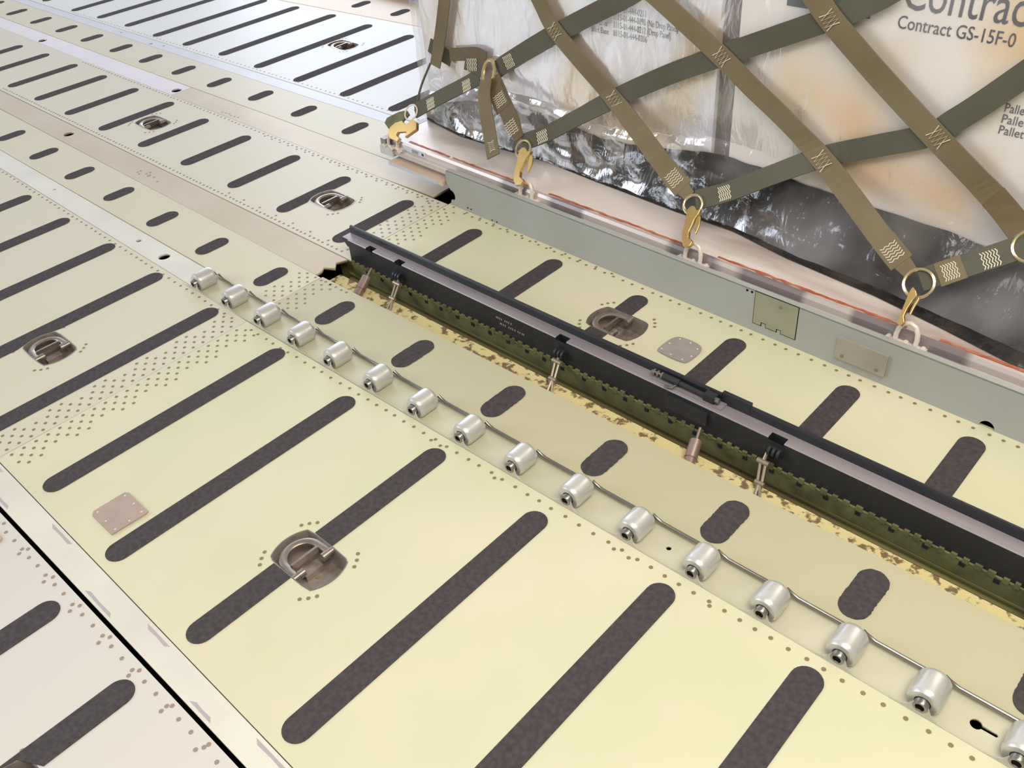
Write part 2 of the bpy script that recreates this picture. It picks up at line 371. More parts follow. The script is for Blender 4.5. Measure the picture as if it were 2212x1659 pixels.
# lane F and lane G beyond it
RF = RINGS['F']
TF = [(-15.2, 3.75, 5.9), (-14.2, 3.75, 5.9), (-13.236, 3.77, 5.9), (-12.013, 3.766, 5.92), (-11.103, 3.809, 5.94), (-10.152, 3.839, 5.95), (-9.157, 3.818, 5.921), (-8.254, 3.842, 5.971), (-7.281, 3.898, 6.015), (-6.286, 3.878, 5.979), (-5.271, 3.859, 5.976), (-4.23, 3.88, 5.97), (-3.246, 3.907, 5.97), (-2.236, 3.87, 5.97), (-1.236, 3.87, 5.97)]
pF = panel([(XL, 3.52), (-8, 3.66), (-4, 3.735), (XR, 3.74), (XR, 6.45), (-5.4, 6.42), (-9.2, 6.1), (XL, 5.6)], 'cool', RF,
           [(x, (3.66 + .0187 * (x + 8)) + .06) for x, _ in row(-12, -2, 0, .1)] + ring_rivets(RF[0]), rm='rivet2')
for x, a, b in TF: strip(pF, x, a, b)
pG = panel([(XL, 5.62), (-9.2, 6.12), (-5.4, 6.44), (XR, 6.47), (XR, 9.2), (XL, 9.2)], 'orange')
for x, c in [(-10.4, 6.7), (-9.36, 6.72), (-8.35, 6.73), (-7.34, 6.74), (-6.35, 6.77), (-5.36, 6.78)]: strip(pG, x, c - .1, c + .1)
bm = B(); add_box(bm, (SB - .007, -2.515, -.03), (SB + .007, -.222, -.002)); obj('seam_strip', bm, M['silver'], floor)
# black slab added under the floor, shade of the gaps put into its colour
bm = B(); add_box(bm, (XL, -9., -.75), (XR, 9.2, -.70)); obj('gap_shade_slab', bm, M['black'], floor)
for (y0, y1) in ((-9, -2.73), (-2.70, -2.54), (1.2, 2.40), (2.45, 9.2)): pass
# the open rail well: corroded ledge, slot, and green far wall
bm = B()
add_box(bm, (-.70, .45, -.16), (XR, .905, -.10)); obj('well_ledge', bm, M['ledge'], floor)
bm = B()
add_box(bm, (-.9, 1.058, -.70), (XR, 1.072, -.03))
for z, d in ((-.165, .02), (-.22, .04), (-.29, .03)): add_box(bm, (-.74, 1.06 - d, z - .018), (XR, 1.062, z))
obj('well_wall', bm, M['wellgreen'], floor)

# wall at the far side of the hold, only its blue foot is in view
bm = B(); add_box(bm, (-9.5, 7.35, -.02), (7.6, 7.55, .16)); wl = obj('trim_1', bm, M['blue']); tag(wl, 'low blue kerb beyond the farthest floor lane', 'trim', kind='structure')

# ------------------------------------------------------------------ flush channel covers (stowed rails and trays)
def cover(name, outline, m, label, holes=(), z=-.004, dots=(), extra=None):
    cx = sum(p[0] for p in outline) / len(outline); cy = sum(p[1] for p in outline) / len(outline)
    t = empty(name, (cx, cy, 0), label, 'floor cover', 'flush covers between the floor lanes')
    bm = plate(outline, list(holes), z - .03, z)
    for x, y, r in dots: add_disc(bm, x, y, z + .0015, r, 1)
    obj('cover_plate', bm, [M[m], M['rivet2']], t)
    if extra: extra(t)
    return t
def edge_marks(t):
    # scuffed bare-metal patches along both edges of the white strip
    for i in range(9):
        x = -1.4 + i * .62 + random.uniform(-.12, .12); s = i % 2
        y = (-2.545 if s else -2.695 + .012 * x); L = random.uniform(.2, .36)
        bm = B(); k = [(x, y), (x + L, y + .012 * L * (1 - s))]; w = .022 * (-1 if s else 1)
        poly = [(x, y - w * 0), (x + L, y), (x + L - .03, y + w), (x + L * .5, y + w * .8), (x + .04, y + w)]
        if w < 0: poly = poly[::-1]
        add_prism(bm, poly, lambda a, b, z: Vector((a, b, z)), .0002, .0022)
        obj('scuff_mark', bm, M['lilac'], t)
cover('channel_cover', [(XL, -2.735), (-1, -2.725), (XR, -2.72 + .012 * XR), (XR, -2.522), (XL, -2.522)], 'white', 'long white worn strip along the near edge of the wide cream lane', extra=edge_marks, z=.001)
key = lambda x, y, s=1.: circle(x, y, .028 * s, 12)
cover('roller_tray', [(XL, -.10), (-1.62, -.198), (-1.62, .066), (XL, .066)], 'white', 'white roller tray stowed upside down in line with the rollers',
      holes=[circle(-2.335, -.065, .062, 18), circle(-2.87, -.055, .032, 10), circle(-4.885, -.035, .022, 10), [(-1.79, -.03), (-1.70, -.03), (-1.70, .02), (-1.79, .02)]])
cover('channel_cover', [(XL, .765), (-8, .71), (-2, .672), (-.76, .668), (-.76, .74), (-.80, .80), (-.70, .86), (-.77, .93), (-.72, 1.034), (XL, 1.034)], 'tan', 'tan flush rail cover ending at the raised black guide rail',
      holes=[circle(-6.37, .865, .07, 16)], dots=[(-4.5 + random.uniform(0, .5), .80 + random.uniform(0, .12), .014) for _ in range(9)])
cover('channel_cover', [(XL, 2.44), (-6.42, 2.44), (-6.42, 2.768), (-8, 2.752), (XL, 2.71)], 'lilac', 'lilac bare metal rail cover crossing the upper left of the floor', holes=[circle(-6.52, 2.585, .075, 16), circle(-10.78, 2.535, .075, 16)],
      dots=[(-13.4, 2.47, .02), (-13.15, 2.46, .02)])
cover('channel_cover', [(-6.41, 2.44), (-2.0, 2.44), (-1.0, 2.47), (-1.0, 2.80), (-4.4, 2.80), (-6.41, 2.768)], 'tan', 'tan rail cover running under the left end of the loaded pallet', dots=[(-5.2 + .07 * i, 2.5 + .01 * (i % 3), .014) for i in range(6)])
cover('channel_cover', [(XL, 3.345), (-8, 3.45), (-2.9, 3.53), (XR, 3.545), (XR, 3.725), (-4, 3.72), (-8, 3.645), (XL, 3.505)], 'bluegrey', 'narrow bluish grey strip beside the farthest long striped lane',
      dots=[(-9.9, 3.53, .02), (-8.55, 3.56, .02), (-8.85, 3.50, .03)])

# ------------------------------------------------------------------ tie-down rings
def make_ring(cx, cy, label):
    t = empty('tie_down_ring', (cx, cy, 0), label, 'tie-down ring', 'tie-down rings recessed in the floor')
    bm = B(); o = ring_outline(cx, cy, .0, 10); inn = ring_outline(cx, cy, -.03, 10); k = len(o)
    r1 = [bm.verts.new((x, y, .003)) for x, y in o]; r15 = [bm.verts.new((x, y, .003)) for x, y in ring_outline(cx, cy, -.008, 10)]; r2 = [bm.verts.new((x, y, -.14)) for x, y in inn]
    for a, b in ((r1, r15), (r15, r2)):
        for i in range(k): bm.faces.new((a[i], a[(i + 1) % k], b[(i + 1) % k], b[i])).material_index = 1 if a is r1 else 0
    bm.faces.new(r2)
    r3 = [bm.verts.new((x, y, -.16)) for x, y in o]
    for i in range(k): bm.faces.new((r1[i], r1[(i + 1) % k], r3[(i + 1) % k], r3[i]))
    bm.faces.new(r3[::-1])
    pan = obj('pan', bm, [M['pan'], M['bearing']], t)
    for dx, dy in ((.10, -.10), (.17, .02), (.05, .0), (-.10, .09)):
        bm = B(); add_cyl(bm, (cx + dx, cy + dy, -.141), (cx + dx, cy + dy, -.134), .017, 10); obj('bolt', bm, M['link'], pan)
    # D-shaped ring: flat bow with thick legs
    bm = B(); path = []
    for i in range(25):
        a = PI / 2 + PI * i / 24
        path.append((-.07 + .132 * math.cos(a), .132 * math.sin(a)))
    path = [(.035, .142), (-.02, .138)] + path + [(-.02, -.138), (.035, -.142)]
    sec = [(-.027, -.012), (-.012, -.02), (.012, -.02), (.027, -.012), (.027, .006), (.012, .016), (-.012, .016), (-.027, .006)]
    rings = []
    for i, (x, y) in enumerate(path):
        a = path[max(i - 1, 0)]; b = path[min(i + 1, len(path) - 1)]
        d = Vector((b[0] - a[0], b[1] - a[1], 0)).normalized(); nrm = Vector((d.y, -d.x, 0))
        rings.append([bm.verts.new(Vector((cx + x, cy + y, -.022)) + nrm * u + Vector((0, 0, w))) for u, w in sec])
    for a, b in zip(rings, rings[1:]):
        for j in range(8): bm.faces.new((a[j], a[(j + 1) % 8], b[(j + 1) % 8], b[j]))
    bm.faces.new(rings[0]); bm.faces.new(rings[-1][::-1])
    obj('ring', bm, M['ringsteel'], t, smooth=True)
    for s in (-1, 1):
        bm = B(); add_cyl(bm, (cx + .04, cy + s * .075, -.022), (cx + .04, cy + s * .118, -.022), .030, 16); add_cyl(bm, (cx + .04, cy + s * .117, -.022), (cx + .04, cy + s * .168, -.022), .026, 16)
        obj('hinge_lug', bm, M['ringsteel'], t, smooth=True, bevel=.004)
    bm = B(); add_box(bm, (cx - .062, cy - .105, -.05), (cx - .044, cy + .105, -.002)); obj('retaining_bar', bm, M['ringsteel'], t, bevel=.004)
    bm = B(); add_box(bm, (cx - .04, cy - .07, -.14), (cx + .035, cy + .07, -.09)); obj('hinge_block', bm, M['pan'], t, bevel=.006)
    return t
make_ring(*RINGS['A'][0], 'recessed steel tie-down ring cut off by the bottom edge of the photo')
make_ring(*RINGS['B'][0], 'recessed steel tie-down ring on the wide cream lane at the left edge of the photo')
make_ring(*RINGS['B'][1], 'large recessed D-ring cutting a black strip in the middle of the wide cream lane')
make_ring(*RINGS['D'][0], 'recessed tie-down ring farthest from the guide rails in the lane between the tan covers')
make_ring(*RINGS['D'][1], 'recessed tie-down ring just up the lane from the left end of the black guide rail')
make_ring(*RINGS['D'][2], 'recessed tie-down ring beside the grey patch plate, between black and grey guide rails')
make_ring(*RINGS['F'][0], 'small distant tie-down ring in the bright bluish lane left of the wrapped cargo')

# ------------------------------------------------------------------ repair patches
def patch(poly, m, label, rivs, ragged=0.):
    cx = sum(p[0] for p in poly) / len(poly); cy = sum(p[1] for p in poly) / len(poly)
    t = empty('patch_plate', (cx, cy, 0), label, 'patch plate')
    bm = B(); add_prism(bm, poly, lambda a, b, z: Vector((a, b, z)), .001, .012); obj('plate', bm, M[m], t)
    for x, y in rivs:
        bm = B(); add_cyl(bm, (x, y, .011), (x, y, .0145), .009, 10, r1=.006); obj('rivet', bm, M['white'], t)
    return t
patch([(.525, -2.30), (.56, -2.325), (.84, -2.325), (.85, -2.07), (.84, -2.045), (.56, -2.04), (.53, -2.06)], 'patchbrown', 'brown riveted rectangular patch plate on the wide cream lane beside the white strip',
      [(.56, -2.285), (.815, -2.285), (.565, -2.075), (.81, -2.08), (.69, -2.29), (.69, -2.075), (.82, -2.18)])
g = [(2.545, 1.66), (2.575, 1.63), (2.81, 1.625), (2.85, 1.66), (2.855, 1.85), (2.80, 1.915), (2.62, 1.92), (2.555, 1.87)]
for _ in range(2):
    g = [(a[0] * k + b[0] * (1 - k), a[1] * k + b[1] * (1 - k)) for a, b in zip(g, g[1:] + g[:1]) for k in (.75, .25)]
patch(g, 'patchgrey', 'grey rounded riveted patch plate beside a tie-down ring beyond the black guide rail',
      [(2.575, 1.68), (2.68, 1.66), (2.79, 1.66), (2.825, 1.74), (2.81, 1.85), (2.72, 1.885), (2.62, 1.88), (2.585, 1.78)])
patch([(-.05, -3.05), (.27, -3.05), (.27, -2.86), (.25, -2.84), (-.05, -2.84)], 'pink', 'pinkish patch plate cut off by the left edge of the photo beyond the white strip', [(.22, -2.9), (.23, -3.0)])

# ------------------------------------------------------------------ roller conveyor
YAW = .0125
conv = empty('roller_conveyor', (0, 0, 0), 'long roller conveyor set flush in the floor with a row of silver rollers', 'roller conveyor')
conv.rotation_euler.z = YAW
hol = [circle(-1.18, -.05, .03, 12), circle(3.83, -.06, .016, 12), circle(5.755, -.06, .032, 14) , [(5.775, -.048), (5.86, -.048), (5.868, -.06), (5.86, -.072), (5.775, -.072)], circle(-1.10, -.05, .018, 10)]
hol = [circle(-1.18, -.05, .034, 12), circle(3.83, -.06, .018, 12), [(5.755 + .032 * math.cos(t), -.06 + .032 * math.sin(t)) for t in [.4 + (2 * PI - .8) * i / 14 for i in range(15)]] + [(5.86, -.072), (5.87, -.06), (5.86, -.048)]]
bm = plate([(-1.62, -.2), (7.6, -.2), (7.6, .080), (-1.62, .080)], hol, -.035, -.016); obj('tray', bm, M['tray'], conv)
RX = [-1.505, -.985, -.477, .024, .522, 1.037, 1.556, 2.065, 2.575, 3.085, 3.586, 4.08, 4.555, 5.036, 5.50, 5.985, 6.48, 6.95, 7.4]
prof = []
for x in RX:
    prof += [(x - .16, .003), (x - .10, .010), (x - .06, .03), (x - .04, .062), (x - .022, .080), (x, .086), (x + .022, .080), (x + .04, .062), (x + .06, .03), (x + .10, .010), (x + .16, .003)]
poly = [(-1.72, .0)] + [p for p in prof if p[0] < 7.6] + [(7.6, .0), (7.6, -.05), (-1.72, -.05)]
bm = B(); add_prism(bm, poly, lambda a, b, z: Vector((a, z + .25 * max(b, -.01), b)), -.209, -.200); obj('near_flange', bm, M['flange'], conv)
bm = B(); add_box(bm, (-1.62, .070, -.05), (7.6, .079, .006)); obj('far_flange', bm, M['flange'], conv)
for i in range(len(RX) - 1):
    bm = B(); a, b = RX[i] + .075, RX[i + 1] - .05
    add_tube(bm, [(a - .045, .066, .05), (a - .02, .070, .03), (a + .03, .071, .012), (b, .071, .012)], .0125 if i > 2 else .008, 10); obj('rolled_edge', bm, M['bearing'], conv, smooth=True)
bm = B(); add_lathe(bm, (0, -.168, .055), (0, 1, 0), [(.0, .045), (.0, .078), (.014, .089), (.03, .092), (.155, .092), (.172, .089), (.186, .078), (.186, .045)], 32)
rb = obj('roller', bm, M['silver'], conv, smooth=True)
bm = B(); add_lathe(bm, (0, -.204, .055), (0, 1, 0), [(.0, .025), (.0, .037), (.005, .040), (.04, .040), (.04, .025)], 20); hb = obj('bearing', bm, M['bearing'], rb, smooth=True)
bm = B(); add_cyl(bm, (0, -.2005, .055), (0, .045, .055), .0255, 14); hx = obj('bore_shade', bm, M['black'], rb)  # black plug in the bearing bore, the hole's darkness as colour
for i, x in enumerate(RX[:17]):
    if i == 0: o = rb
    else:
        o = rb.copy(); C.objects.link(o); o.parent = conv
        for ch in (hb, hx):
            c = ch.copy(); C.objects.link(c); c.parent = o
    o.location = (x * S, 0, 0)

# ------------------------------------------------------------------ black guide rail standing in the well
rail = empty('guide_rail', (3, 1.12, 0), 'raised black guide rail with worn metal ledge standing in the open floor well', 'guide rail', 'guide rails')
XA, XB = -.77, 7.5
full = [(1.055, -.02), (1.055, .218), (1.062, .225), (1.165, .225), (1.168, .285), (1.175, .30), (1.19, .30), (1.195, .29), (1.195, -.02)]
NOT = [(-.36, .05), (.055, .05), (2.03, .055), (3.955, .06), (5.75, .06)]
def section(pf, x0, x1, bm):
    A = [bm.verts.new((x0, y, z)) for y, z in pf]; Q = [bm.verts.new((x1, y, z)) for y, z in pf]; k = len(pf)
    for i in range(k):
        f = bm.faces.new((A[i], A[(i + 1) % k], Q[(i + 1) % k], Q[i]))
        y0, z0 = pf[i]; y1, z1 = pf[(i + 1) % k]
        f.material_index = 1 if (abs(z0 - z1) < .02 and min(z0, z1) > .2 and max(z0, z1) < .24 and min(y0, y1) < 1.17) else 0
bm = B(); x = XA
cut = [(1.055, -.02), (1.055, .205), (1.112, .15), (1.114, .225), (1.165, .225), (1.168, .285), (1.175, .30), (1.19, .30), (1.195, .29), (1.195, -.02)]
end = [(1.10, .10), (1.062, .20), (1.062, .225), (1.165, .225), (1.168, .285), (1.175, .30), (1.19, .30), (1.195, .29), (1.195, .10)]
section(end, XA, -.68, bm); x = -.68
wall = lambda x, pf: bm.faces.new([bm.verts.new((x, y, z)) for y, z in pf])
wall(XA, [(1.10, .10), (1.062, .20), (1.062, .225), (1.165, .225), (1.195, .10)]); wall(XA, [(1.165, .225), (1.168, .285), (1.175, .30), (1.19, .30), (1.195, .29), (1.195, .10)])
wall(-.68, [(1.055, -.02), (1.055, .218), (1.10, .10), (1.195, .10), (1.195, -.02)])
for c, h in NOT:
    section(full, x, c - h, bm); section(cut, c - h, c + h, bm); x = c + h
    for q in (c - h, c + h): wall(q, [(1.055, .205), (1.055, .218), (1.062, .225), (1.114, .225), (1.112, .15)])
section(full, x, XB, bm)
bmesh.ops.remove_doubles(bm, verts=bm.verts[:], dist=1e-5)
obj('rail_body', bm, [M['rail_dark'], M['rail_worn']], rail)
# hinge along the foot of the rail: alternate knuckles on one pin
hin = None
bm = B(); add_box(bm, (-.66, 1.044, -.16), (XB, 1.056, -.024))
x = -.66
while x < 7.2:
    L = random.uniform(.030, .045)
    add_box(bm, (x, 1.036, -.030 - .008 * random.random()), (x + L, 1.0545, .014 * random.random()))
    x += L + random.uniform(.028, .05)
add_cyl(bm, (-.66, 1.05, -.022), (XB, 1.05, -.022), .009, 8)
hin = obj('hinge', bm, M['hingegreen'], rail)
x = -.45
while x < 6.2:
    bm = B(); add_box(bm, (x, 1.038, -.068), (x + .036, 1.046, -.034)); obj('bolt', bm, M['rail_dark'], hin, bevel=.004); x += random.uniform(.19, .23)
def knob(x, z):
    for k, dx in enumerate((-.035, 0., .035)):
        bm = B(); add_lathe(bm, (x + dx - .012, 1.03, z), (1, 0, 0), [(.0, .012), (.0, .036), (.02, .036), (.02, .012)], 16); obj('hinge_lug', bm, M['rail_dark'], rail, smooth=True)
    bm = B(); add_box(bm, (x - .05, 1.03, z - .05), (x + .05, 1.058, z + .03)); obj('bracket', bm, M['rail_dark'], rail, bevel=.006)
for x, z in ((.06, .105), (2.04, .105), (3.97, .14), (5.75, .12)): knob(x, z)
def link(x0):
    p0 = Vector((x0 + .02, .79, -.10)); p1 = Vector((x0 - .07, 1.00, .035)); d = (p1 - p0); u, w = frame(d); side = Vector((1, 0, 0))
    bm = B()
    mid = p0 + d * .42
    for s in (-1, 1): add_tube(bm, [mid + side * s * .016, p1 + side * s * .020], .011, 8)
    add_cyl(bm, p1 - side * .045, p1 + side * .045, .022, 12)
    add_cyl(bm, mid - side * .035, mid + side * .035, .018, 12)
    for s in (-1, 1): add_tube(bm, [p0 + side * s * .024 - d * .10, p0 + d * .2 + side * s * .012, mid], .012, 8)
    add_tube(bm, [p1, Vector((x0 - .07, 1.045, .09))], .014, 8)
    obj('brace_link', bm, M['link'], rail, smooth=True)
for x in (.14, 2.10, 3.98, 5.8): link(x)
def plunger(x0):
    p0 = Vector((x0, .74, -.085)); p1 = Vector((x0 - .06, .93, .0)); d = p1 - p0
    bm = B(); add_cyl(bm, p0 + d * .35, p1, .047, 18); add_cyl(bm, p0, p0 + d * .37, .050, 18, r1=.040)
    add_cyl(bm, p1, p1 + d * .5, .012, 10)
    obj('spring_plunger', bm, M['plunger'], rail, smooth=True)
plunger(-.24); plunger(3.47)
# latch mechanism on the ledge
lt = B(); add_box(lt, (2.90, 1.085, .222), (3.50, 1.165, .24)); lo = obj('latch', lt, M['rail_worn'], rail, bevel=.004)
bm = B(); add_cyl(bm, (2.98, 1.125, .268), (3.12, 1.125, .268), .026, 16); add_cyl(bm, (3.12, 1.125, .268), (3.34, 1.125, .262), .020, 16); obj('latch_bolt', bm, M['rail_dark'], lo, smooth=True)
bm = B()
for k in range(3): add_lathe(bm, (2.89 + k * .035, 1.125, .268), (1, 0, 0), [(0, .01), (0, .026), (.016, .026), (.016, .01)], 14)
add_cyl(bm, (2.87, 1.125, .268), (2.985, 1.125, .268), .012, 10)
obj('latch_spring', bm, M['bearing'], lo, smooth=True)
bm = B(); add_box(bm, (3.34, 1.095, .238), (3.43, 1.155, .30)); obj('latch_block', bm, M['rail_dark'], lo, bevel=.008)
bm = B(); add_cyl(bm, (3.43, 1.12, .272), (3.46, 1.12, .272), .022, 14); obj('latch_nut', bm, M['bearing'], lo)
bm = B(); add_tube(bm, [(3.10, 1.12, .25), (3.09, 1.075, .245), (3.06, 1.06, .242), (3.03, 1.062, .24)], .010, 8); obj('latch_tang', bm, M['bearing'], lo, smooth=True)
bm = B(); add_box(bm, (3.45, 1.164, .245), (3.68, 1.198, .322)); obj('latch_guard', bm, M['rail_dark'], rail, bevel=.004)
bm = B(); add_box(bm, (3.06, 1.03, .07), (3.42, 1.058, .185)); obj('latch_housing', bm, M['rail_dark'], rail, bevel=.01)
# faint stencilled marks on the dark face (not legible in the photo)
bm = B()
for r_, (xa, n_, z) in enumerate(((1.30, 10, .135), (1.34, 15, .085))):
    for k in range(n_):
        x = xa + k * .021 + (.0 if k % 4 else .006)
        if k % 5 == 4: continue
        add_box(bm, (x, 1.0535, z), (x + .010, 1.056, z + .018))
obj('stencil_marking', bm, M['cover_grey'], rail)

# ------------------------------------------------------------------ grey guide rail beside the pallet
A0 = Vector((-.725, 2.446, 0)); E1 = Vector((5.885, -.146, 0)).normalized(); N1 = Vector((-E1.y, E1.x, 0))
def rf(s, t, z): return A0 + E1 * s + N1 * t + Vector((0, 0, z))
rail2 = empty('guide_rail', rf(3, 0, 0), 'raised grey-green guide rail standing along the near side of the loaded pallet', 'guide rail', 'guide rails')
LR = 8.3; H2 = .392
out = [(.03, .0)] + [(.065 + .05 * math.cos(t), .115 + .06 * math.sin(t)) for t in [-1.9 + 3.6 * i / 10 for i in range(11)]] + [(.0, .24), (.0, H2 - .02), (.02, H2), (LR, H2), (LR, 0)]
n0 = 5.66
out += [(n0 + .055 * math.cos(t), .062 * math.sin(t)) for t in [PI * i / 10 for i in range(11)]]
bm = plate(out, [[(3.745 + .0, .085), (4.13, .085), (4.13, .30), (3.745, .30)][::-1]][:0], 0, .028, lambda a, b, z: rf(a, z, b))
wp = obj('web_plate', bm, M['rail_grey'], rail2)
bm = B(); add_box(bm, (.02, .0, H2 - .012), (LR, .052, H2 + .004), rf); obj('top_lip', bm, M['rail_grey'], rail2, bevel=.003)
bm = B(); poly = [(3.735, .385), (4.12, .385), (4.125, .085), (4.0, .085), (4.0, .115), (3.955, .115), (3.955, .085), (3.86, .085), (3.86, .118), (3.812, .118), (3.812, .085), (3.74, .085)]
add_prism(bm, poly, rf_ := (lambda a, b, z: rf(a, z, b)), -.006, .002); dr = obj('access_flap', bm, M['door_green'], rail2)
bm = B(); add_cyl(bm, rf(3.97, -.004, .33), rf(3.97, -.012, .33), .012, 10); obj('screw', bm, M['rivet'], dr)
bm = B(); add_prism(bm, [(p[0] * 1.0 + q[0], p[1] + q[1]) for p, q in zip(poly, [(-.006, .006), (.006, .006), (.006, -.008), (-.006, -.008), (-.006, -.008), (.006, -.008), (.006, -.008), (-.006, -.008), (-.006, -.008), (.006, -.008), (.006, -.008), (-.006, -.008)])], rf_, -.002, .001); obj('flap_gap', bm, M['black'], dr)
for s in (3.655, 3.70):
    bm = B(); add_cyl(bm, rf(s, .0, .365), rf(s, -.003, .365), .010, 10); obj('rivet', bm, M['black'], rail2)
for s in (.30, .35, .66, .73):
    bm = B(); z = .045 if s < .5 else .02; add_cyl(bm, rf(s, .0, z), rf(s, -.003, z), .008, 8); obj('rivet', bm, M['black'], rail2)
bm = B(); add_box(bm, (4.48, -.022, .085), (4.885, .001, .278), rf); cp = obj('cover_plate', bm, M['cover_grey'], rail2, bevel=.008)
for s, z in ((4.54, .125), (4.82, .125)):
    bm = B(); add_cyl(bm, rf(s, -.02, z), rf(s, -.026, z), .014, 10); obj('screw', bm, M['rivet'], cp)

# ------------------------------------------------------------------ cargo pallet
ZD = .445
pal = empty('cargo_pallet', rf(3, 1.5, .28), 'flat aluminium cargo pallet with red sealant line along its edge carrying the wrapped load', 'pallet')
S0, S1 = -1.115, 8.2
T1 = 4.4
bm = B(); add_box(bm, (S0 + .07, .125, .33), (S1, T1, ZD), rf); obj('deck', bm, M['deck'], pal)
bm = B()
pe = [(.055, .30), (.055, .352), (.065, .362), (.10, .368), (.105, .42), (.118, ZD + .004), (.15, ZD + .004), (.15, .30)]
add_prism(bm, pe, lambda a, b, z: rf(z, a, b), S0, S1); obj('edge_rail', bm, M['edge'], pal)
bm = B(); add_box(bm, (S0, .05, .30), (S0 + .08, T1, ZD + .002), rf); obj('end_rail', bm, M['edge'], pal, bevel=.006)
bm = B(); add_box(bm, (S0 - .012, .035, .27), (S0 + .20, .13, .37), rf); obj('corner_block', bm, M['edgewhite'], pal, bevel=.008)
bm = B(); add_box(bm, (S0 + .34, .095, .372), (S0 + .70, .1035, .428), rf); st = obj('label_sticker', bm, M['sticker'], pal)
bm = B()
for k in range(4): add_box(bm, (S0 + .48, .0935, .382 + k * .010), (S0 + .58 + .02 * (k % 2), .0955, .386 + k * .010), rf)
add_box(bm, (S0 + .64, .0935, .385), (S0 + .675, .0955, .413), rf)
obj('sticker_print', bm, M['ink'], st)
# red sealant bead on the deck, broken and ragged
bm = B()
for (a, b) in ((-.75, -.1), (-.05, 1.10), (1.32, 2.9), (3.25, 4.9), (5.15, 8.1)):
    pts = []; x = a
    n_ = int((b - a) / .05)
    up = [(a + (b - a) * i / n_, .182 + random.uniform(-.006, .008)) for i in range(n_ + 1)]
    dn = [(a + (b - a) * i / n_, .160 + random.uniform(-.008, .006)) for i in range(n_ + 1)]
    add_prism(bm, dn + up[::-1], lambda p, q, z: rf(p, q, z), ZD, ZD + .006)
obj('sealant_bead', bm, M['red'], pal)
# tie rings on the pallet edge
def pring(s, tilt=.35):
    bm = B()
    for ds in (-.13, .0, .13):
        add_cyl(bm, rf(s + ds, .035, .372), rf(s + ds, .10, .372), .024, 12); add_cyl(bm, rf(s + ds + .03, .02, .378), rf(s + ds + .03, .06, .378), .016, 10)
    add_cyl(bm, rf(s - .15, .07, .372), rf(s + .16, .07, .372), .017, 12)
    add_box(bm, (s - .15, .06, .352), (s + .16, .12, .38), rf)
    o = obj('tie_ring', bm, M['ringwhite'], pal, smooth=True)
    bm = B(); pts = [(-.075, 0.), (-.078, .06), (-.070, .11), (-.045, .155), (0., .172), (.045, .155), (.070, .11), (.078, .06), (.075, .0)]
    add_tube(bm, [rf(s + a, .07 + b * .16, .372 + b * 1.0) for a, b in pts], .019, 10)
    obj('shackle', bm, M['ringwhite'], o, smooth=True)
for s in (-.93, 1.10, 3.06, 4.945): pring(s)

# board under the corner of the pallet
bd = empty('flat_board', rf(-.75, .1, .2), 'flat pale board sticking out from under the left near corner of the pallet', 'board')
bm = B(); add_box(bm, (-.93, -.02, .20), (-.04, .45, .245), rf); obj('board', bm, M['wood'], bd, bevel=.004)
bm = B(); add_box(bm, (-.93, -.026, .203), (-.12, -.0195, .238), rf); obj('board_edge', bm, M['boardpaint'], bd)
# bearer rollers below the pallet are not seen; dark blocks carry it
for s in (.6, 3.2, 5.8):
    pass

# ------------------------------------------------------------------ the load: two printed boxes, black sheet, clear film
YF = 3.20
def cargo(x0, x1, m, label):
    t = empty('cargo_box', ((x0 + x1) / 2, YF + 1.2, ZD), label, 'box', 'printed white boxes on the pallet')
    bm = B(); add_box(bm, (x0, YF, ZD + .03), (x1, YF + 2.6, 4.3)); obj('carton', bm, M[m], t, bevel=.03)
    return t
bxL = cargo(-1.68, 1.985, 'boxwhite', 'white wrapped box with small printed stock numbers at the left end of the pallet')
bxR = cargo(2.165, 7.6, 'boxwhite2', 'cream white wrapped box printed with large words and a dark logo square')
front = lambda ox, oz, sx=1.: (lambda a, b, z: Vector((ox + a * sx, YF - .002 - z, oz + b)))
text_mesh('Contract', .34, front(3.405, 2.432), 'printed_text', M['ink'], bxR, fit=.90)
text_mesh('Contract GS-15F-0', .128, front(3.40, 2.297), 'printed_text', M['ink'], bxR, fit=.79)
bm = B(); add_box(bm, (2.545, YF - .004, 2.325), (3.20, YF, 2.75)); obj('printed_logo', bm, M['teal'], bxR)
for i, (a, b, wd) in enumerate((('', '8115-01-444-0211', .347), ('Pallet Cover', '8115-01-444-0198 (No Drop Panel)', .68), ('Pallet Liner', '8115-01-444-0212 (Drop Panel)', .61), ('Pallet Base', '8115-01-444-0206', .368))):
    z = 2.040 - i * .0705
    text_mesh(b, .078, front(.903, z), 'printed_text', M['ink'], bxL, fit=wd)
    if a: text_mesh(a, .074, front(.85 - .0195 * len(a), z), 'printed_text', M['ink'], bxL, fit=.0195 * len(a))
for i, a in enumerate(('Pallet Cover', 'Pallet Liner', 'Pallet Base')):
    text_mesh(a, .088, front(4.235, 1.875 - i * .078), 'printed_text', M['ink'], bxR, fit=.030 * len(a))
# filler between the boxes; the shade of the gap is its grey colour
sp = empty('gap_shade', (2.075, YF + .5, ZD), 'grey upright filler painting the shade in the gap between the two wrapped boxes', 'gap filler')
bm = B(); add_box(bm, (1.99, YF + .05, ZD + .03), (2.16, YF + 1.0, 4.2)); obj('shade_filler', bm, M['boxgap'], sp)


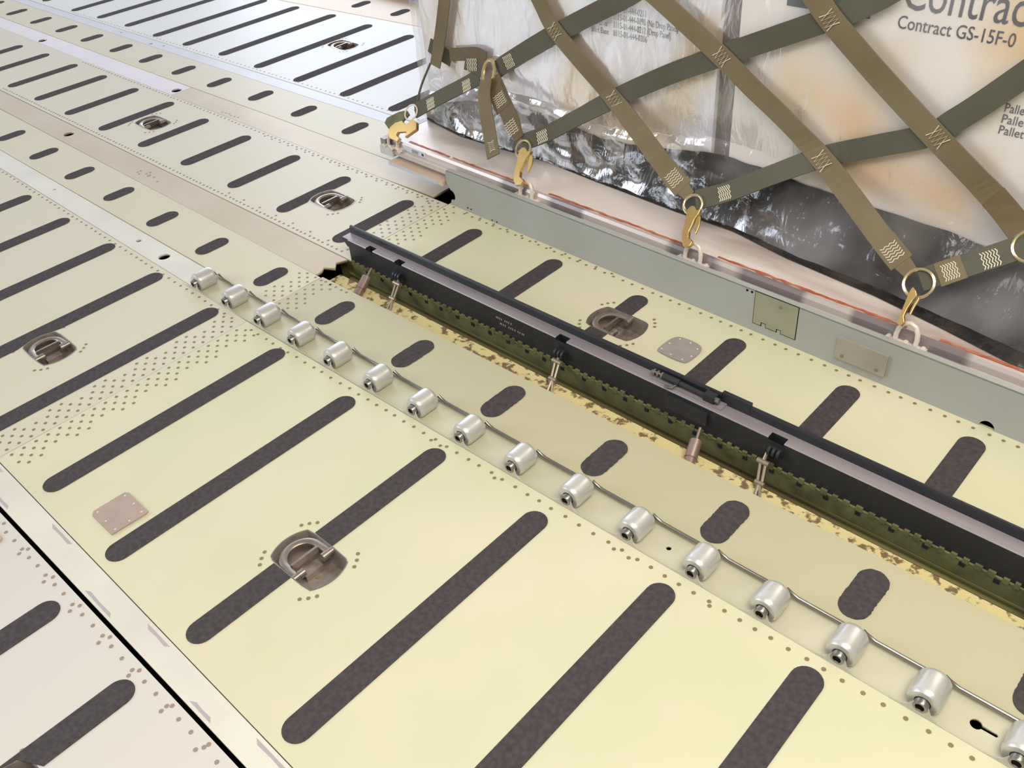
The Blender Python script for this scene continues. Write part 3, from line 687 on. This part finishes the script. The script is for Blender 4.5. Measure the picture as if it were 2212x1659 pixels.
def lerp_tab(tab, x):
    if x <= tab[0][0]: return tab[0][1]
    for (a, b), (c, d) in zip(tab, tab[1:]):
        if x <= c: return b + (d - b) * (x - a) / (c - a)
    return tab[-1][1]
from mathutils import noise
BASE = [(-1.75, 3.16), (-1.1, 3.05), (-.5, 3.06), (.1, 3.10), (.8, 3.04), (1.8, 2.98), (2.4, 2.97), (3.0, 2.84), (3.8, 2.74), (4.4, 2.62), (4.9, 2.50), (6, 2.5), (7.6, 2.5)]
TOP = [(-1.75, .66), (-1.47, .70), (-1.0, .82), (-.58, .92), (.12, .905), (.77, .82), (1.4, .89), (2.1, 1.01), (2.9, .95), (3.5, .92), (4.1, .90), (4.6, .84), (7.6, .8)]
bk = empty('black_plastic_sheet', (2, 3.1, ZD), 'crumpled black plastic sheet between the boxes and the pallet deck', 'plastic sheet')
def sheet(nx, nz, f, name, m, parent):
    bm = B(); g_ = [[bm.verts.new(f(i / nx, j / nz)) for j in range(nz + 1)] for i in range(nx + 1)]
    for i in range(nx):
        for j in range(nz): bm.faces.new((g_[i][j], g_[i + 1][j], g_[i + 1][j + 1], g_[i][j + 1]))
    o = obj(name, bm, m, parent, smooth='all'); return o
def fb(u, v):
    x = -1.74 + u * 9.3
    yb = lerp_tab(BASE, x); zt = lerp_tab(TOP, x) + .02 * noise.noise(Vector((x * 5, 3, 0)))
    yt = YF - .012
    e = v ** .8
    y = yb + (yt - yb) * e; z = ZD + .008 + (zt - ZD) * (v ** 1.25)
    amp = .05 * math.sin(PI * min(v * 1.1, 1))
    d = noise.noise(Vector((x * 2.6, z * 5, .3))) * 1.2 + noise.noise(Vector((x * 7 + z * 6, z * 10, 2.1))) * .6 + abs(noise.noise(Vector((x * 13 - z * 9, z * 15, 5)))) * .5
    return Vector((x, min(y - amp * abs(d) * .9, YF - .008), z + amp * .25 * d))
sheet(260, 26, fb, 'sheet_skirt', M['blackfilm'], bk)
bm = B()
def fe(u, v):
    y = 3.16 + u * 2.2; z = ZD + .008 + (.66 - ZD) * v
    return Vector((-1.70 - .05 * (1 - v) - .02 * noise.noise(Vector((y * 6, z * 6, 1))), y, z))
sheet(60, 12, fe, 'sheet_side', M['blackfilm'], bk)
bm.free()

wr = empty('plastic_wrap', (2, 3.1, ZD), 'clear crinkled plastic film wrapped around the boxes on the pallet', 'plastic wrap')
def ff(u, v):
    x = -1.82 + u * 9.4; z = .50 + v * 3.72
    zt = lerp_tab(TOP, x); yb = lerp_tab(BASE, x)
    y = YF - .035 - .018 * abs(noise.noise(Vector((x * 2.2, z * 1.1, 7))))
    if z < zt + .12:
        q = max(0., min(1., (z - ZD) / (zt + .12 - ZD))) ** .64
        y = min(y, yb + (YF - .012 - yb) * q - .055 - .03 * noise.noise(Vector((x * 4, z * 6, 8))))
    k = max(0, 1 - (x + 1.82) / .35)
    return Vector((x, y + .03 * k * k + .03 * k * noise.noise(Vector((z * 5, 2, 2))), z))
sheet(260, 130, ff, 'film_front', M['film'], wr)
def fs(u, v):
    y = YF + .02 + u * 2.6; z = .62 + v * 3.6
    return Vector((-1.80 + .07 * min(v * 1.4, 1) - .03 * noise.noise(Vector((y * 3, z * 3, 4))), y, z))
sheet(50, 60, fs, 'film_side', M['film'], wr)
# loose flap of film at the near left corner
FLAP = [[(905, 165), (900, 190), (915, 215), (940, 232)], [(935, 150), (930, 180), (945, 215), (968, 250)], [(985, 148), (975, 190), (985, 235), (1005, 275)], [(1030, 160), (1030, 210), (1040, 260), (1050, 305)], [(1090, 190), (1090, 230), (1095, 270), (1100, 310)]]
def fl(u, v):
    a = u * (len(FLAP) - 1); i = min(int(a), len(FLAP) - 2); b = v * 3; j = min(int(b), 2); fu, fv = a - i, b - j
    p = [FLAP[i + di][j + dj] for di in (0, 1) for dj in (0, 1)]
    px = (p[0][0] * (1 - fv) + p[1][0] * fv) * (1 - fu) + (p[2][0] * (1 - fv) + p[3][0] * fv) * fu
    py = (p[0][1] * (1 - fv) + p[1][1] * fv) * (1 - fu) + (p[2][1] * (1 - fv) + p[3][1] * fv) * fu
    q = at_y(px, py, 3.17 - .20 * v + .035 * noise.noise(Vector((u * 7, v * 6, 3))))
    return Vector((q.x, q.y, max(q.z, ZD + .02)))
sheet(40, 30, fl, 'film_flap', M['film'], wr)

# ------------------------------------------------------------------ cargo net
NY = 3.125
net = empty('cargo_net', (2, 2.9, ZD), 'olive webbing cargo net with gold hooks stretched over the wrapped boxes', 'cargo net')
def net_y(x, z):
    yr = 2.446 - .0248 * (x + .725) + .10
    if z >= 1.25: return NY
    return yr + (z - .56) / .69 * (NY - yr)
def on_net(px, py, off=0.):
    d = ray(px, py); lo, hi = .5, 14.
    for _ in range(50):
        m_ = (lo + hi) / 2; p = CAM + d * m_
        if p.y < net_y(p.x, p.z) - off: lo = m_
        else: hi = m_
    return CAM + d * ((lo + hi) / 2)
NB = Vector((0, -.69, .57)).normalized(); NV = Vector((0, -1, 0))
def nrm(p):
    if p.z > 1.40: return NV
    if p.z < 1.10: return NB
    t = (p.z - 1.10) / .3; return (NB * (1 - t) + NV * t).normalized()
def ribbon(bm, pts, w, th, n=6, twist=None, taper=None):
    P_ = catmull(pts, n); rings = []
    for i, p in enumerate(P_):
        d = (P_[min(i + 1, len(P_) - 1)] - P_[max(i - 1, 0)]).normalized()
        nn = nrm(p)
        if twist:
            t = i / (len(P_) - 1); nn = (nn + Vector(twist) * t).normalized()
        wd = d.cross(nn).normalized(); nn = wd.cross(d).normalized()
        ww = w
        if taper and i > len(P_) - taper[0]: ww = w * (1 - (1 - taper[1]) * (i - len(P_) + taper[0]) / taper[0])
        rings.append([bm.verts.new(p + wd * a * ww / 2 + nn * b * th / 2) for a, b in ((-1, -1), (1, -1), (1, 1), (-1, 1))])
    for a, b in zip(rings, rings[1:]):
        for j in range(4): bm.faces.new((a[j], a[(j + 1) % 4], b[(j + 1) % 4], b[j]))
    bm.faces.new(rings[0][::-1]); bm.faces.new(rings[-1])
WS = .172
def strap(pix, m, off, name='webbing_strap', w=WS, **k):
    bm = B(); ribbon(bm, [on_net(px, py, off) for px, py in pix], w, .014, **k)
    return obj(name, bm, M[m], net)
def stitch(parent, a, b, off, w=.115, n=4, name='stitching'):
    """zigzag thread between two photo points along a strap"""
    p0, p1 = on_net(*a, off), on_net(*b, off); d = p1 - p0; nn = nrm((p0 + p1) / 2); wd = d.normalized().cross(nn).normalized()
    bm = B()
    for ph in (0, 1):
        pts = [p0 + d * (i / n) + wd * (w / 2 * (1 if (i + ph) % 2 else -1)) for i in range(n + 1)]
        add_tube(bm, pts, .0040, 5)
    return obj(name, bm, M['thread'], parent)
def stitch_block(parent, a, b, off, w=.125, n=6, name='stitching'):
    p0, p1 = on_net(*a, off), on_net(*b, off); d = p1 - p0; nn = nrm((p0 + p1) / 2); wd = d.normalized().cross(nn).normalized()
    bm = B()
    for i in range(n):
        c = p0 + d * ((i + .5) / n); pts = []
        for k in range(7): pts.append(c + wd * (w * (k / 6 - .5)) + d.normalized() * (.006 if k % 2 else -.006))
        add_tube(bm, pts, .0045, 5)
    return obj(name, bm, M['thread'], parent)
def band(parent, a, b, off, m):
    bm = B(); ribbon(bm, [on_net(*a, off), on_net(*b, off)], WS + .008, .010, n=2); return obj('sewn_end', bm, M[m], parent)
U, D_ = .0, .022
# straps that rise to the right lie below, straps that fall to the right lie on top
u0 = strap([(897, 240), (945, 213), (990, 190), (1035, 166)], 'strap_green', U); stitch_block(u0, (922, 228), (938, 219), U + .012); stitch_block(u0, (999, 189), (1016, 180), U + .012)
u0b = strap([(1075, 150), (1100, 132), (1195, 75), (1335, 3), (1375, -20)], 'strap_green', U); stitch_block(u0b, (1090, 138), (1108, 128), U + .012)
u1 = strap([(1128, 308), (1180, 289), (1240, 258), (1325, 214), (1440, 163), (1560, 120), (1660, 86), (1800, 38), (1890, 0), (1940, -28)], 'strap_green', U); stitch_block(u1, (1160, 300), (1182, 290), U + .012)
u2 = strap([(1503, 432), (1570, 415), (1670, 377), (1775, 340), (1890, 316), (2005, 293), (2060, 262), (2120, 225), (2230, 150)], 'strap_green', U); stitch_block(u2, (1552, 421), (1578, 413), U + .012)
u3 = strap([(1988, 606), (2050, 585), (2140, 556), (2240, 522)], 'strap_green', U); stitch_block(u3, (2036, 592), (2070, 580), U + .012); stitch_block(u3, (2120, 566), (2160, 553), U + .012); band(u3, (2025, 595), (2082, 575), U + .007, 'strap_olive')
d0 = strap([(963, -30), (957, 30), (949, 90), (940, 143)], 'strap_olive', D_, w=.155); stitch(d0, (946, 108), (941, 132), D_ + .012, w=.08, n=5)
d1 = strap([(1066, 170), (1080, 205), (1100, 250), (1122, 300)], 'strap_brown', D_, taper=(5, .45)); stitch_block(d1, (1074, 203), (1085, 228), D_ + .012); stitch_block(d1, (1098, 262), (1111, 290), D_ + .012); band(d1, (1068, 190), (1088, 236), D_ + .007, 'strap_brown')
d2 = strap([(1150, -30), (1170, 12), (1196, 62), (1255, 134), (1326, 215), (1378, 282), (1440, 365), (1490, 424)], 'strap_olive', D_, taper=(6, .5)); stitch(d2, (1190, 55), (1205, 80), D_ + .014); stitch(d2, (1318, 203), (1335, 228), D_ + .014); stitch_block(d2, (1446, 372), (1466, 398), D_ + .012); band(d2, (1437, 361), (1475, 408), D_ + .006, 'strap_olive')
d3 = strap([(1398, -25), (1470, 40), (1556, 120), (1625, 190), (1700, 262), (1775, 343), (1840, 428), (1905, 515), (1970, 592)], 'strap_olive', D_, taper=(6, .5)); stitch(d3, (1549, 110), (1568, 136), D_ + .014); stitch(d3, (1766, 333), (1784, 362), D_ + .014); stitch_block(d3, (1916, 528), (1940, 560), D_ + .012); band(d3, (1908, 518), (1948, 568), D_ + .006, 'strap_olive')
d4 = strap([(1742, -35), (1790, 36), (1850, 108), (1920, 187), (2022, 297), (2100, 378), (2162, 444), (2212, 508)], 'strap_olive', D_, w=.18); stitch(d4, (1783, 28), (1800, 58), D_ + .014); stitch(d4, (2014, 282), (2038, 312), D_ + .014); stitch_block(d4, (2158, 438), (2188, 472), D_ + .012); band(d4, (2146, 424), (2206, 498), D_ + .006, 'strap_brown')
# strap end hanging loose below the corner ring, and the folded corner straps
tl = strap([(1050, 172), (1046, 205), (1050, 245), (1058, 290), (1066, 338)], 'strap_olive', D_ + .06, name='loose_strap', w=.15); stitch(tl, (1060, 306), (1064, 326), D_ + .075, w=.07, n=5)
c1 = strap([(928, 97), (948, 112), (975, 128)], 'strap_green', -.01, w=.15)
c2 = strap([(972, 118), (1000, 117), (1030, 116), (1050, 126)], 'strap_brown', .02, w=.13); stitch_block(c2, (1008, 140), (1030, 140), .05, w=.12)
c3 = strap([(1005, 134), (1030, 144), (1048, 154)], 'strap_green', .04, w=.15)
c4 = strap([(930, 136), (912, 180), (902, 215), (897, 240)], 'strap_green', .0, w=.02)
def wire_ring(cpx, r, m, off, name='net_ring', wire=.012, tilt=0., squash=1.):
    c = on_net(*cpx, off); nn = nrm(c); ux = Vector((1, 0, 0)); uz = nn.cross(ux).normalized()
    nn2 = (Matrix.Rotation(tilt, 3, uz) @ ux)
    bm = B(); add_tube(bm, [c + nn2 * (r * squash * math.cos(t)) + uz * (r * math.sin(t)) for t in [2 * PI * i / 28 for i in range(28)]], wire, 8, closed=True)
    return obj(name, bm, M[m], net, smooth=True)
wire_ring((1056, 158), .125, 'goldring', .05, squash=.62, wire=.02)
wire_ring((888, 243), .085, 'ringwhite', .02, wire=.009)
R1 = wire_ring((1130, 322), .085, 'goldring', .02); R2 = wire_ring((1497, 442), .085, 'goldring', .02); R3 = wire_ring((1985, 612), .105, 'goldring', .02)
wire_ring((2226, 532), .11, 'goldring', .02)
def traced(name, poly, off, th, m, parent, sm=False):
    """a flat metal plate: its outline lies in the sloping net plane and gets real thickness"""
    bm = B(); P_ = [on_net(x, y, off) for x, y in poly]
    add_prism(bm, [(i, 0) for i in range(len(P_))], lambda i, _, z: P_[int(i)] + NB * z, 0, th)
    return obj(name, bm, m, parent, bevel=.004)
q2 = lambda L: [(1380 + x * .1175, 420 + y * .1175) for x, y in L]
HK = q2([(1000, 235), (930, 300), (885, 520), (830, 740), (825, 880), (860, 985), (970, 975), (1020, 890), (990, 850), (945, 815), (955, 710), (1010, 600), (1060, 480), (1140, 370), (1170, 300), (1100, 320), (1060, 240)])
KP = q2([(1060, 500), (1110, 380), (1150, 420), (1135, 560), (1060, 745), (1040, 690)])
h2 = traced('hook', HK, .03, .045, M['gold'], net); traced('hook_latch', KP, .05, .02, M['gold'], h2)
sh = lambda L, ax, ay, bx, by, k: [(bx + (x - ax) * k, by + (y - ay) * k) for x, y in L]
h1 = traced('hook', sh(HK, 1500, 500, 1136, 370, .93), .03, .045, M['gold'], net); traced('hook_latch', sh(KP, 1500, 500, 1139, 368, .95), .05, .02, M['gold'], h1)
q3 = lambda L: [(1860 + x * .1591, 520 + y * .1591) for x, y in L]
h3 = traced('hook', q3([(725, 645), (690, 690), (640, 800), (575, 960), (530, 1090), (505, 1140), (560, 1170), (610, 1120), (600, 1040), (650, 940), (720, 830), (780, 765), (765, 700)]), .03, .06, M['gold'], net)
traced('hook_latch', q3([(790, 770), (740, 830), (690, 920), (655, 1010), (680, 1020), (740, 900), (800, 800)]), .04, .03, M['gold'], h3)
q0 = lambda L: [(780 + x * .1808, 220 + y * .1808) for x, y in L]
h0 = traced('hook', q0([(520, 240), (440, 265), (375, 320), (350, 390), (370, 450), (460, 492), (488, 450), (452, 410), (470, 378), (572, 372), (555, 440), (690, 345), (692, 260), (640, 225), (600, 262), (550, 282)]), .0, .045, M['gold'], net)
traced('hook_latch', q0([(300, 260), (330, 200), (470, 130), (560, 110), (590, 160), (520, 235), (420, 280), (345, 330)]), -.03, .03, M['hingegreen'], h0)

# ------------------------------------------------------------------ light
w = bpy.data.worlds.new('hold'); bpy.context.scene.world = w; w.use_nodes = True
n, l = w.node_tree.nodes, w.node_tree.links
bg = n['Background']; bg.inputs['Strength'].default_value = .60
tc = n.new('ShaderNodeTexCoord'); dp = n.new('ShaderNodeVectorMath'); dp.operation = 'DOT_PRODUCT'
dp.inputs[1].default_value = Vector((-.74, .62, .25)).normalized()
l.new(tc.outputs['Generated'], dp.inputs[0])
rp = n.new('ShaderNodeValToRGB'); e = rp.color_ramp.elements
e[0].position = .0; e[0].color = (.75, .70, .60, 1); e[1].position = .96; e[1].color = (2.6, 2.8, 3.2, 1)
k = e.new(.80); k.color = (.85, .82, .80, 1)
l.new(dp.outputs['Value'], rp.inputs['Fac']); l.new(rp.outputs['Color'], bg.inputs['Color'])
def area(name, loc, target, sx, sy, power, col):
    d = bpy.data.lights.new(name, 'AREA'); d.shape = 'RECTANGLE'; d.size = sx; d.size_y = sy; d.energy = power; d.color = col
    o = bpy.data.objects.new(name, d); C.objects.link(o); o.location = loc
    o.rotation_euler = (Vector(target) - Vector(loc)).to_track_quat('-Z', 'Y').to_euler(); return o
area('ceiling_lamp', (1.75, -.45, 2.15), (1.25, -.25, 0), 2.0, 1.0, 58, (1, .93, .81))
area('far_door_light', (-6.5, 5.2, 1.9), (-1, 1, 0), 2.6, 2.0, 105, (.82, .90, 1))
area('near_cool_fill', (-3.6, -3.0, 1.9), (.4, .8, .3), 1.8, 1.8, 120, (.80, .88, 1))  # cool fill added at the near left to brighten boxes and film
sc = bpy.context.scene
sc.view_settings.view_transform = 'Standard'; sc.view_settings.look = 'None'; sc.view_settings.gamma = 1; sc.view_settings.exposure = -.13; sc.view_settings.use_curve_mapping = False
